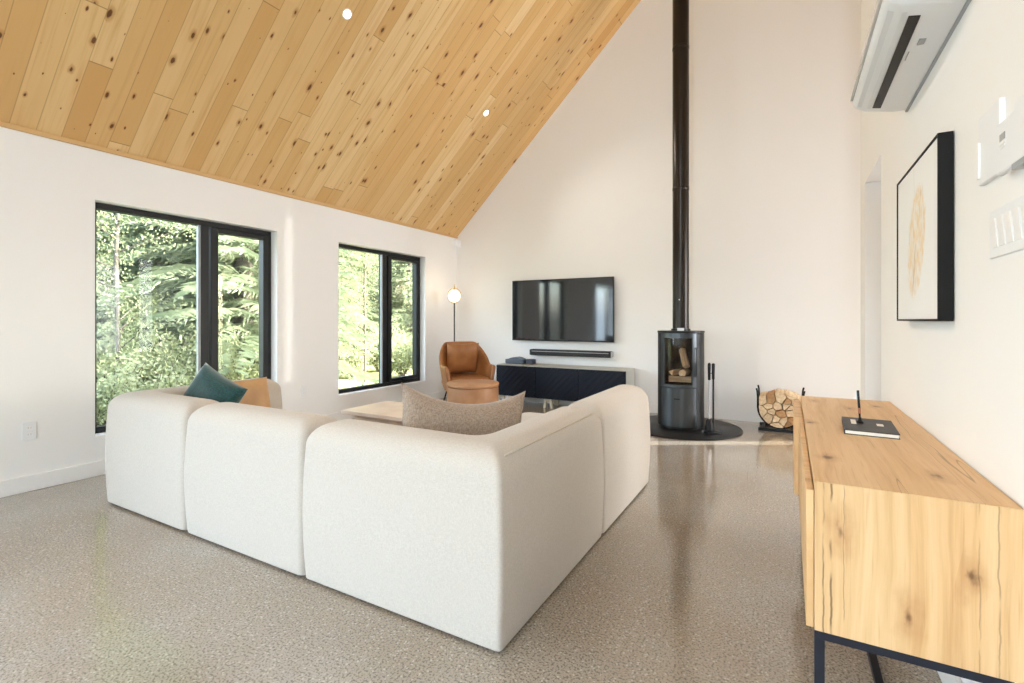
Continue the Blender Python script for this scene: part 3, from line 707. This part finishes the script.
# ------------------------------------------------------------------ picture
def art_mat():
    m, nt, b = new_mat('leaf_print'); g = G(nt); co, x, y, z = g.obj_xyz()
    # local: y along wall, z up, origin at picture centre
    yr = g.math('SUBTRACT', g.math('MULTIPLY', g.math('ADD', y, .01), .93), g.math('MULTIPLY', g.math('ADD', z, 0.0), -.36))
    zr = g.math('ADD', g.math('MULTIPLY', z, .93), g.math('MULTIPLY', g.math('ADD', y, .01), -.36))
    n1 = g.noise(co, 26, 4, .7); n2 = g.noise(g.comb(0.0, g.math('MULTIPLY', y, 50.0), g.math('MULTIPLY', z, 22.0)), 1.0, 3)
    r = g.math('SQRT', g.math('ADD', g.math('POWER', g.math('DIVIDE', yr, .135), 2.0), g.math('POWER', g.math('DIVIDE', zr, .215), 2.0)))
    r = g.math('ADD', r, g.math('MULTIPLY', g.math('SUBTRACT', n1, .5), .5))
    mask = g.math('SUBTRACT', 1.0, g.smooth(r, .82, 1.0))
    tex = g.smooth(n2, .38, .62)
    col = g.ramp(g.noise(co, 12, 3), [(.3, srgb(226,196,146)), (.5, srgb(236,214,176)), (.7, srgb(214,190,158))])
    c = g.mix(g.math('MULTIPLY', mask, g.math('ADD', g.math('MULTIPLY', tex, .7), .25)), (.86,.86,.85,1), col)
    line = g.math('MULTIPLY', g.math('LESS_THAN', g.math('ABSOLUTE', g.math('ADD', y, g.math('MULTIPLY', z, -.10))), .0014), g.math('GREATER_THAN', z, .17))
    c = g.mix(g.math('MULTIPLY', line, .5), c, srgb(150,140,130))
    nt.links.new(c, b.inputs['Base Color']); b.inputs['Roughness'].default_value = .6; return m
PY0, PY1, PZ0, PZ1, PX = 1.946, 2.60, 1.147, 1.722, .397
pic = thing('framed_picture', 'framed abstract beige leaf print in a deep black frame on the right wall', 'picture', (XR,(PY0+PY1)/2,(PZ0+PZ1)/2))
t = .007
obj('frame', MB().box(PX,PY0,PZ0,XR-.003,PY0+t,PZ1).box(PX,PY1-t,PZ0,XR-.003,PY1,PZ1).box(PX,PY0+t,PZ0,XR-.003,PY1-t,PZ0+t).box(PX,PY0+t,PZ1-t,XR-.003,PY1-t,PZ1), flat('black_frame_wood', (.008,.0075,.0075,1), .6, 0, .2), pic, True)
obj('print', MB().box(PX+.004,PY0+t,PZ0+t,PX+.012,PY1-t,PZ1-t), art_mat(), pic, True)
# ------------------------------------------------------------------ mini split
ac = thing('air_conditioner', 'white wall-mounted air conditioner high on the right wall', 'air conditioner', (XR,2.2,2.03))
prof = [(XR,2.03),(XR-.05,2.032),(XR-.155,2.055),(XR-.182,2.073),(XR-.193,2.095),(XR-.192,2.125),(XR-.165,2.25),(XR-.150,2.31),(XR-.12,2.325),(XR,2.325)]
AY0, AY1 = 1.77, 2.62
def ac_ring(y, e):
    cx_, cz_ = XR-.1, 2.18
    return [(min(XR, cx_+(x-cx_)*(1-e)), y, cz_+(z-cz_)*(1-e)) for x,z in prof]
mb = MB().loft([ac_ring(AY0,.06),ac_ring(AY0+.008,.02),ac_ring(AY0+.02,0),ac_ring(AY1-.02,0),ac_ring(AY1-.008,.02),ac_ring(AY1,.06)])
obj('casing', mb, flat('ac_white', (.80,.82,.84,1), .32), ac, True, smooth=35)
obj('front_panel', MB().loft([[(XR-.203,y,2.104),(XR-.192,y,2.104),(XR-.152,y,2.305),(XR-.159,y,2.305)] for y in (AY0+.025,AY1-.025)]), flat('ac_front_gloss', (.62,.61,.58,1), .15), ac, True, bevel=.004)
sx, sz = XR-.112, 2.0440
obj('air_outlet', MB().loft([[(XR-.128,y,2.0467),(XR-.100,y,2.0407),(XR-.100,y,2.0447),(XR-.128,y,2.0507)] for y in (AY0+.07,AY1-.06)]), BLACK, ac, True)
obj('louver', MB().loft([[(XR-.180,y,2.0685),(XR-.134,y,2.0475),(XR-.134,y,2.0505),(XR-.180,y,2.0715)] for y in (AY0+.05,AY1-.05)]), flat('ac_louver', (.74,.76,.78,1), .4), ac, True)
obj('badge', MB().box(XR-.078,1.98,2.0325,XR-.060,2.015,2.0375), GREYP, ac, True); obj('thin_mark', MB().box(XR-.092,2.06,2.0355,XR-.089,2.12,2.0385), GREYP, ac, True)
obj('back_plate', MB().box(XR-.010,AY0+.004,2.026,XR-.0005,AY1-.004,2.0298), GREYP, ac, True)
# ------------------------------------------------------------------ thermostat, sensor plate, switches
tp = thing('wall_plate', 'tall white wall plate beside the thermostat, on its picture side', 'wall plate', (XR,1.62,1.5))
obj('plate', MB().box(XR-.012,1.545,1.493,XR,1.69,1.666), WHITE, tp, True, bevel=.003)
obj('clip_strip', MB().box(XR-.017,1.672,1.51,XR-.0121,1.688,1.60), WHITE2, tp, True)
th = thing('thermostat', 'white thermostat with small grey display on the right wall', 'thermostat', (XR,1.45,1.5))
obj('body', MB().box(XR-.028,1.395,1.475,XR-.0105,1.512,1.590), WHITE, th, True, bevel=.006)
obj('mount', MB().box(XR-.0105,1.405,1.485,XR,1.502,1.58), WHITE2, th, True)
obj('display', MB().box(XR-.0292,1.452,1.545,XR-.0281,1.482,1.560), GREYP, th, True)
obj('button_row', MB().box(XR-.0296,1.452,1.528,XR-.0281,1.482,1.534).box(XR-.0296,1.452,1.536,XR-.0281,1.482,1.542), WHITE2, th, True)
pb = thing('control_panel', 'white control box at the right edge of the photo beside the thermostat', 'control panel', (XR,1.34,1.5))
obj('body', MB().box(XR-.034,1.27,1.47,XR,1.388,1.60), WHITE, pb, True, bevel=.006)
obj('lower_lip', MB().box(XR-.038,1.275,1.458,XR,1.383,1.4695), GREYP, pb, True)
sw = thing('light_switch', 'white five-gang rocker light switch plate low on the right wall', 'light switch', (XR,1.51,1.35))
obj('plate', MB().box(XR-.006,1.385,1.300,XR-.0005,1.635,1.415), WHITE, sw, True, bevel=.003)
for k in range(5):
    y = 1.588 - k*.046
    r_ = MB().loft([[(XR-.0061,y-.016,1.323),(XR-.0061,y+.016,1.323),(XR-.0061,y+.016,1.392),(XR-.0061,y-.016,1.392)],[(XR-.008,y-.0155,1.324),(XR-.008,y+.0155,1.324),(XR-.014,y+.0155,1.391),(XR-.014,y-.0155,1.391)]])
    obj('rocker', r_, WHITE2, sw, True)
# outlets on the left wall, sensor in the corner
def outlet(y, z, label):
    o = thing('power_outlet', label, 'power outlet', (XL,y,z))
    obj('plate', MB().box(XL+.0005,y-.036,z-.058,XL+.007,y+.036,z+.058), WHITE, o, True, bevel=.002)
    for dz in (-.022,.022):
        s = obj('socket', MB().box(XL+.0071,y-.017,z+dz-.015,XL+.0095,y+.017,z+dz+.015), WHITE2, o, True, bevel=.002)
        obj('slots', MB().box(XL+.0096,y-.008,z+dz-.005,XL+.0099,y-.006,z+dz+.006).box(XL+.0096,y+.006,z+dz-.005,XL+.0099,y+.008,z+dz+.006), GREYP, s, True)
def wall_hit(u, v):
    l = (u-512)/F; dx = -SN+CS*l; dy = CS+SN*l; t = XL/dx; return dy*t, H+(V0-v)/F*t
outlet(*wall_hit(29,431), 'white power outlet low on the left wall near the photo edge'); outlet(*wall_hit(303.5,391), 'white power outlet on the wall between the two windows')
sn = thing('motion_sensor', 'small white motion sensor in the upper back corner under the ceiling', 'motion sensor', (XL+.03,YB-.03,2.33))
obj('body', MB().prism([(XL+.0005,YB-.075),(XL+.06,YB-.06),(XL+.075,YB-.0005),(XL+.0005,YB-.0005)], 2.27, 2.375), WHITE, sn, True, bevel=.004)
obj('lens', MB().prism([(XL+.025,YB-.0695),(XL+.0605,YB-.0605),(XL+.0695,YB-.025),(XL+.045,YB-.045)], 2.29, 2.325), WHITE2, sn, True)
# ------------------------------------------------------------------ recessed downlights in the sloped ceiling
def ceil_hit(u, v):
    l = (u-512)/F; dx = -SN+CS*l; dy = CS+SN*l; dz = (V0-v)/F
    t = (ZC - MS*XL - H)/(dz - MS*dx); return Vector((dx*t, dy*t, H+dz*t))
NRM = Vector((MS,0,-1)).normalized(); ROT = Vector((0,0,-1)).rotation_difference(NRM)
LENS = flat('lit_downlight_lens', (1,1,1,1), .3, emit=(1,.93,.80,1), es=14)
def downlight(P, label, power=45):
    o = thing('recessed_light', label, 'recessed light', P, 0, 'recessed ceiling lights'); o.rotation_mode = 'QUATERNION'; o.rotation_quaternion = ROT
    o.location = P + NRM*.001
    n = 24; ring = MB()
    ring.loft([[(r*math.cos(2*math.pi*k/n), r*math.sin(2*math.pi*k/n), z) for k in range(n)] for r, z in ((.044,0.0),(.044,-.004),(.037,-.007),(.031,-.003),(.031,0.0))], cap=False)
    obj('trim_ring', ring, WHITE2, o, smooth=40)
    obj('lens', MB().lathe([(.030,0),(.030,-.0025),(.001,-.0025)], n=24), LENS, o, smooth=40)
    L = bpy.data.lights.new('downlight_lamp', 'SPOT'); L.energy = power; L.spot_size = R(120); L.spot_blend = .8; L.color = (1,.93,.84); L.shadow_soft_size = .05
    lo = bpy.data.objects.new('downlight_lamp', L); COL.objects.link(lo); lo.location = P + NRM*.03
    lo.rotation_mode = 'QUATERNION'; lo.rotation_quaternion = Vector((0,0,-1)).rotation_difference(NRM)
pA, pB = ceil_hit(347,14), ceil_hit(486,113)
downlight(pA, 'lit recessed ceiling light nearest the top edge of the photo'); downlight(pB, 'lit recessed ceiling light nearer the back wall')
step = pA - pB
for k in (1,2):
    P = pA + Vector((0, -1.9*k, 0)); P.z = roof_z(P.x)
    downlight(P, 'lit recessed ceiling light over the near end of the room')
# ------------------------------------------------------------------ outdoors: ground and forest
GZ = -.45
GRASS = noisy('pale_grass', [(.3, srgb(128,138,92)), (.5, srgb(166,168,120)), (.7, srgb(196,190,150))], 1.2, .9)
rn = random.Random(3); mb = MB(); nx, ny = 30, 40
vs = [(-4.9-60*(i/nx)**1.5, -12+64*j/ny, GZ + (rn.uniform(-.1,.12) if i else 0) + .02*(60*(i/nx)**1.5)) for i in range(nx+1) for j in range(ny+1)]
mb.add(vs, [(i*(ny+1)+j, i*(ny+1)+j+1, (i+1)*(ny+1)+j+1, (i+1)*(ny+1)+j) for i in range(nx) for j in range(ny)])
struct(obj('ground', mb, GRASS, smooth=180))
def leaf_mat(name, stops, scale=3):
    m, nt, b = new_mat(name); g = G(nt); co, *_ = g.obj_xyz()
    oi = g.n('ShaderNodeObjectInfo')
    f = g.math('ADD', g.math('MULTIPLY', g.noise(co, scale, 4), .8), g.math('MULTIPLY', oi.outputs['Random'], .2))
    c = g.ramp(f, stops); nt.links.new(c, b.inputs['Base Color']); b.inputs['Roughness'].default_value = .6
    tr = g.n('ShaderNodeBsdfTranslucent'); nt.links.new(c, tr.inputs[0]); mx = g.n('ShaderNodeMixShader'); mx.inputs[0].default_value = .45
    out = nt.nodes['Material Output']; nt.links.new(b.outputs[0], mx.inputs[1]); nt.links.new(tr.outputs[0], mx.inputs[2]); nt.links.new(mx.outputs[0], out.inputs[0]); return m
NEEDLE = leaf_mat('spruce_needles', [(.3, srgb(106,119,96)), (.5, srgb(138,150,122)), (.7, srgb(172,180,150))])
LEAFM = leaf_mat('young_leaves', [(.3, srgb(122,134,104)), (.5, srgb(154,162,126)), (.72, srgb(184,188,154))])
BARK = noisy('grey_bark', [(.35, srgb(74,70,64)), (.65, srgb(112,106,98))], 9, .9)
def conifer_meshes(seed, Ht):
    rn = random.Random(seed); tr = MB(); tr.tube([(0,0,-.3),(0.03,0,Ht*.3),(0,0.02,Ht*.7),(0,0,Ht)], [Ht*.016,Ht*.013,Ht*.007,.012], 8)
    fo = MB(); z = Ht*.06
    while z < Ht*.985:
        L = (1-z/Ht)**.8*Ht*.23 + .12; nb = rn.randint(5,7); a0 = rn.uniform(0,6.28)
        for k in range(nb):
            a = a0 + 6.283*k/nb + rn.uniform(-.25,.25); l = L*rn.uniform(.7,1.1); droop = rn.uniform(.15,.42)
            d = Vector((math.cos(a), math.sin(a), 0)); sd = Vector((-d.y, d.x, 0))
            m = max(5, int(l/.085))
            for q in range(1, m+1):
                f = q/m; p = d*l*f + Vector((0,0,z - droop*l*f*f + .12*l*f))
                w = .24*l*(1-f*.75)*rn.uniform(.6,1.1)+.05
                for s in (-1,1):
                    e = p + sd*s*w + d*w*.55 + Vector((0,0,-w*rn.uniform(.12,.5)))
                    wd = .016+.018*rn.random(); nn = Vector((0,0,1))*wd*.6 + d*wd
                    mid = p.lerp(e,.5)+Vector((0,0,.02))
                    fo.add([p-nn*.5, mid-nn, e, mid+nn], [(0,1,2,3)])
                    for r_ in (.35,.7):
                        b_ = p.lerp(e,r_); e2 = b_ + d*w*.42*rn.uniform(.6,1.2) + Vector((rn.uniform(-.05,.05),rn.uniform(-.05,.05),-w*rn.uniform(0,.4)))
                        fo.add([b_-sd*.011, e2, b_+sd*.011+Vector((0,0,-.03))], [(0,1,2)])
        z += Ht*.017*rn.uniform(.8,1.2)
    return tr, fo
def birch_meshes(seed, Ht):
    rn = random.Random(seed); tr = MB(); tr.tube([(0,0,-.3),(.05,.02,Ht*.4),(-.04,.05,Ht*.75),(0,0,Ht)], [.035,.030,.02,.008], 8)
    fo = MB()
    for k in range(34):
        z = Ht*(.18+.8*k/34); a = rn.uniform(0,6.28); l = Ht*.16*(1-.6*k/34)*rn.uniform(.7,1.3)
        d = Vector((math.cos(a), math.sin(a), .5)).normalized(); tr.tube([(0,0,z), tuple(Vector((0,0,z))+d*l)], [.014,.004], 5)
        for q in range(230):
            c = Vector((0,0,z)) + d*l*rn.uniform(.25,1.15) + Vector((rn.gauss(0,.17),rn.gauss(0,.17),rn.gauss(0,.15)))
            u = Vector((rn.gauss(0,1),rn.gauss(0,1),rn.gauss(0,1))).normalized()*.026; w = u.orthogonal().normalized()*.016
            fo.add([c-u, c-w, c+u, c+w], [(0,1,2,3)])
    return tr, fo
def shrub_meshes(seed):
    rn = random.Random(seed); tr = MB(); fo = MB()
    for k in range(26):
        a = rn.uniform(0,6.28); l = rn.uniform(.5,1.1); d = Vector((math.cos(a)*.6, math.sin(a)*.6, 1)).normalized()
        tr.tube([(0,0,-.1), tuple(d*l)], [.012,.004], 5)
        for q in range(150):
            c = d*l*rn.uniform(.3,1.1) + Vector((rn.gauss(0,.10),rn.gauss(0,.10),rn.gauss(0,.09)))
            u = Vector((rn.gauss(0,1),rn.gauss(0,1),rn.gauss(0,1))).normalized()*.030; w = u.orthogonal().normalized()*.016
            fo.add([c-u, c-w, c+u, c+w], [(0,1,2,3)])
    return tr, fo
def proto(name, meshes, leafm, label, cat, group):
    o = thing(name, label, cat, (0,0,0), 0, group)
    obj('trunk' if cat == 'tree' else 'stems', meshes[0], BARK, o, smooth=60)
    obj('foliage', meshes[1], leafm, o)
    return o
def dup(src, loc, rz, sc):
    r = src.copy(); COL.objects.link(r)
    for c in src.children:
        d = c.copy(); COL.objects.link(d); d.parent = r
    r.location = loc; r.rotation_euler = (0,0,rz); r.scale = (sc,sc,sc); return r
LBL = {'spruce': 'sunlit pale green spruce in the forest outside the windows', 'birch': 'thin young leafy tree in the forest outside the windows', 'shrub': 'low leafy shrub on the ground outside the windows'}
spr = [proto('spruce_tree', conifer_meshes(s, h), NEEDLE, LBL['spruce'], 'tree', 'forest spruces') for s, h in ((1,9.0),(2,11.0),(5,7.5))]
bir = [proto('birch_tree', birch_meshes(s, h), LEAFM, LBL['birch'], 'tree', 'forest young trees') for s, h in ((7,6.5),(8,8.0))]
shr = [proto('leafy_shrub', shrub_meshes(9), LEAFM, LBL['shrub'], 'shrub', 'forest shrubs')]
def ray_xy(u, x):
    l = (u-512)/F; dx = -SN+CS*l; dy = CS+SN*l; t = x/dx; return dy*t
rn = random.Random(21); placed = []; first = set()
def place(src, x, y, sc):
    z = GZ + .02*(-4.9-x)
    if src.name in first: dup(src, (x,y,z), rn.uniform(0,6.28), sc)
    else: first.add(src.name); src.location = (x,y,z); src.rotation_euler = (0,0,rn.uniform(0,6.28)); src.scale = (sc,sc,sc)
for u, x, k in ((120,-8.6,0),(175,-11.5,1),(365,-9.2,0),(392,-12,1),(240,-14.0,0),(350,-12.5,1)):
    place(bir[k], x, ray_xy(u,x), rn.uniform(.9,1.15))
for u, x, k in ((100,-13,0),(150,-11.6,2),(205,-10.2,0),(245,-9.3,1),(275,-12,2),(190,-14.5,1),(60,-12.5,1),(20,-13,0),(345,-13.5,0),(375,-15,1),(410,-11.5,2),(430,-14,0),(310,-12.5,1),(330,-16.5,2)):
    place(spr[k], x, ray_xy(u,x), rn.uniform(.85,1.15))
for x in (-19,-24):
    for j in range(10):
        u = 40 + 44*j + rn.uniform(-12,12); xx = x+rn.uniform(-1.5,1.5)
        place(spr[rn.randint(0,2)], xx, ray_xy(u,xx), rn.uniform(1.0,1.4))
for j in range(14):
    u = 90+26*j+rn.uniform(-8,8); xx = rn.uniform(-7.4,-10.5); place(shr[0], xx, ray_xy(u,xx), rn.uniform(.8,1.5))
# ------------------------------------------------------------------ light
w = bpy.data.worlds.new('sky'); SC.world = w; w.use_nodes = True; nt = w.node_tree
sky = nt.nodes.new('ShaderNodeTexSky'); sky.sky_type = 'NISHITA'; sky.sun_disc = False; sky.sun_elevation = R(26); sky.sun_rotation = R(60)
sky.air_density = 1.0; sky.dust_density = 3.0; sky.ozone_density = 1.0
hs = nt.nodes.new('ShaderNodeHueSaturation'); hs.inputs['Saturation'].default_value = .7
bg = nt.nodes['Background']; bg.inputs[1].default_value = 2.3
nt.links.new(sky.outputs[0], hs.inputs['Color']); nt.links.new(hs.outputs[0], bg.inputs[0])
sun = bpy.data.lights.new('sun', 'SUN'); sun.energy = 13.0; sun.angle = R(.6); sun.color = (1,.97,.91)
so = bpy.data.objects.new('sun', sun); COL.objects.link(so)
el = R(25); dirv = Vector((-CS*math.cos(el), -SN*math.cos(el), -math.sin(el)))
so.rotation_euler = Vector((0,0,-1)).rotation_difference(dirv).to_euler()
def area(name, loc, target, sx, sy, power, col):
    L = bpy.data.lights.new(name, 'AREA'); L.shape = 'RECTANGLE'; L.size = sx; L.size_y = sy; L.energy = power; L.color = col
    o = bpy.data.objects.new(name, L); COL.objects.link(o); o.location = loc
    o.rotation_euler = (Vector(target)-Vector(loc)).to_track_quat('-Z','Y').to_euler(); return o
area('fill_rear', (-2.15, YR-.25, 1.2), (-2.15, 0, 1.2), 3.4, 2.2, 36, (.74,.84,1))  # added fill lamp behind the camera, brightens the room
area('fill_side', (XL-.3, -1.1, 1.06), (0, -1.1, 1.06), 1.5, 2.0, 84, (.64,.79,1))  # unseen fill lamp added at the side, lights the right wall
area('fill_gable', (0, YR-.25, 4.0), (-1.6, 6, 4.1), .66, 2.7, 95, (.84,.91,1))  # fill lamp added to lift the upper back wall
area('fill_right', (XE-.1, 5.1, 1.5), (0, 4.6, 1.5), 2.0, 2.2, 190, (.92,.96,1))  # added fill lamp inside the outer right wall, no window there
for nm, (a, b) in (('daylight_left_window',W1),('daylight_left_window',W2)):
    pass
pl = bpy.data.lights.new('globe_lamp', 'POINT'); pl.energy = 2.2; pl.color = (1,.8,.55); pl.shadow_soft_size = .09
po = bpy.data.objects.new('globe_lamp', pl); COL.objects.link(po); po.location = (LP[0]+.0, LP[1], 1.60)
# ------------------------------------------------------------------ camera
cam = bpy.data.cameras.new('camera'); co = bpy.data.objects.new('camera', cam); COL.objects.link(co)
cam.sensor_width = 36; cam.sensor_fit = 'HORIZONTAL'; cam.lens = F/1024*36; cam.shift_y = -(341.5-V0)/1024; cam.clip_start = .02
co.location = (0,0,H); co.rotation_euler = (R(90),0,TH)
SC.camera = co
vs_ = SC.view_settings; vs_.view_transform = 'Standard'; vs_.look = 'None'; vs_.gamma = 1; vs_.use_curve_mapping = False; vs_.exposure = .22
SC.cycles.use_denoising = True; SC.cycles.max_bounces = 10; SC.cycles.diffuse_bounces = 6; SC.cycles.transparent_max_bounces = 16; SC.cycles.sample_clamp_indirect = 8
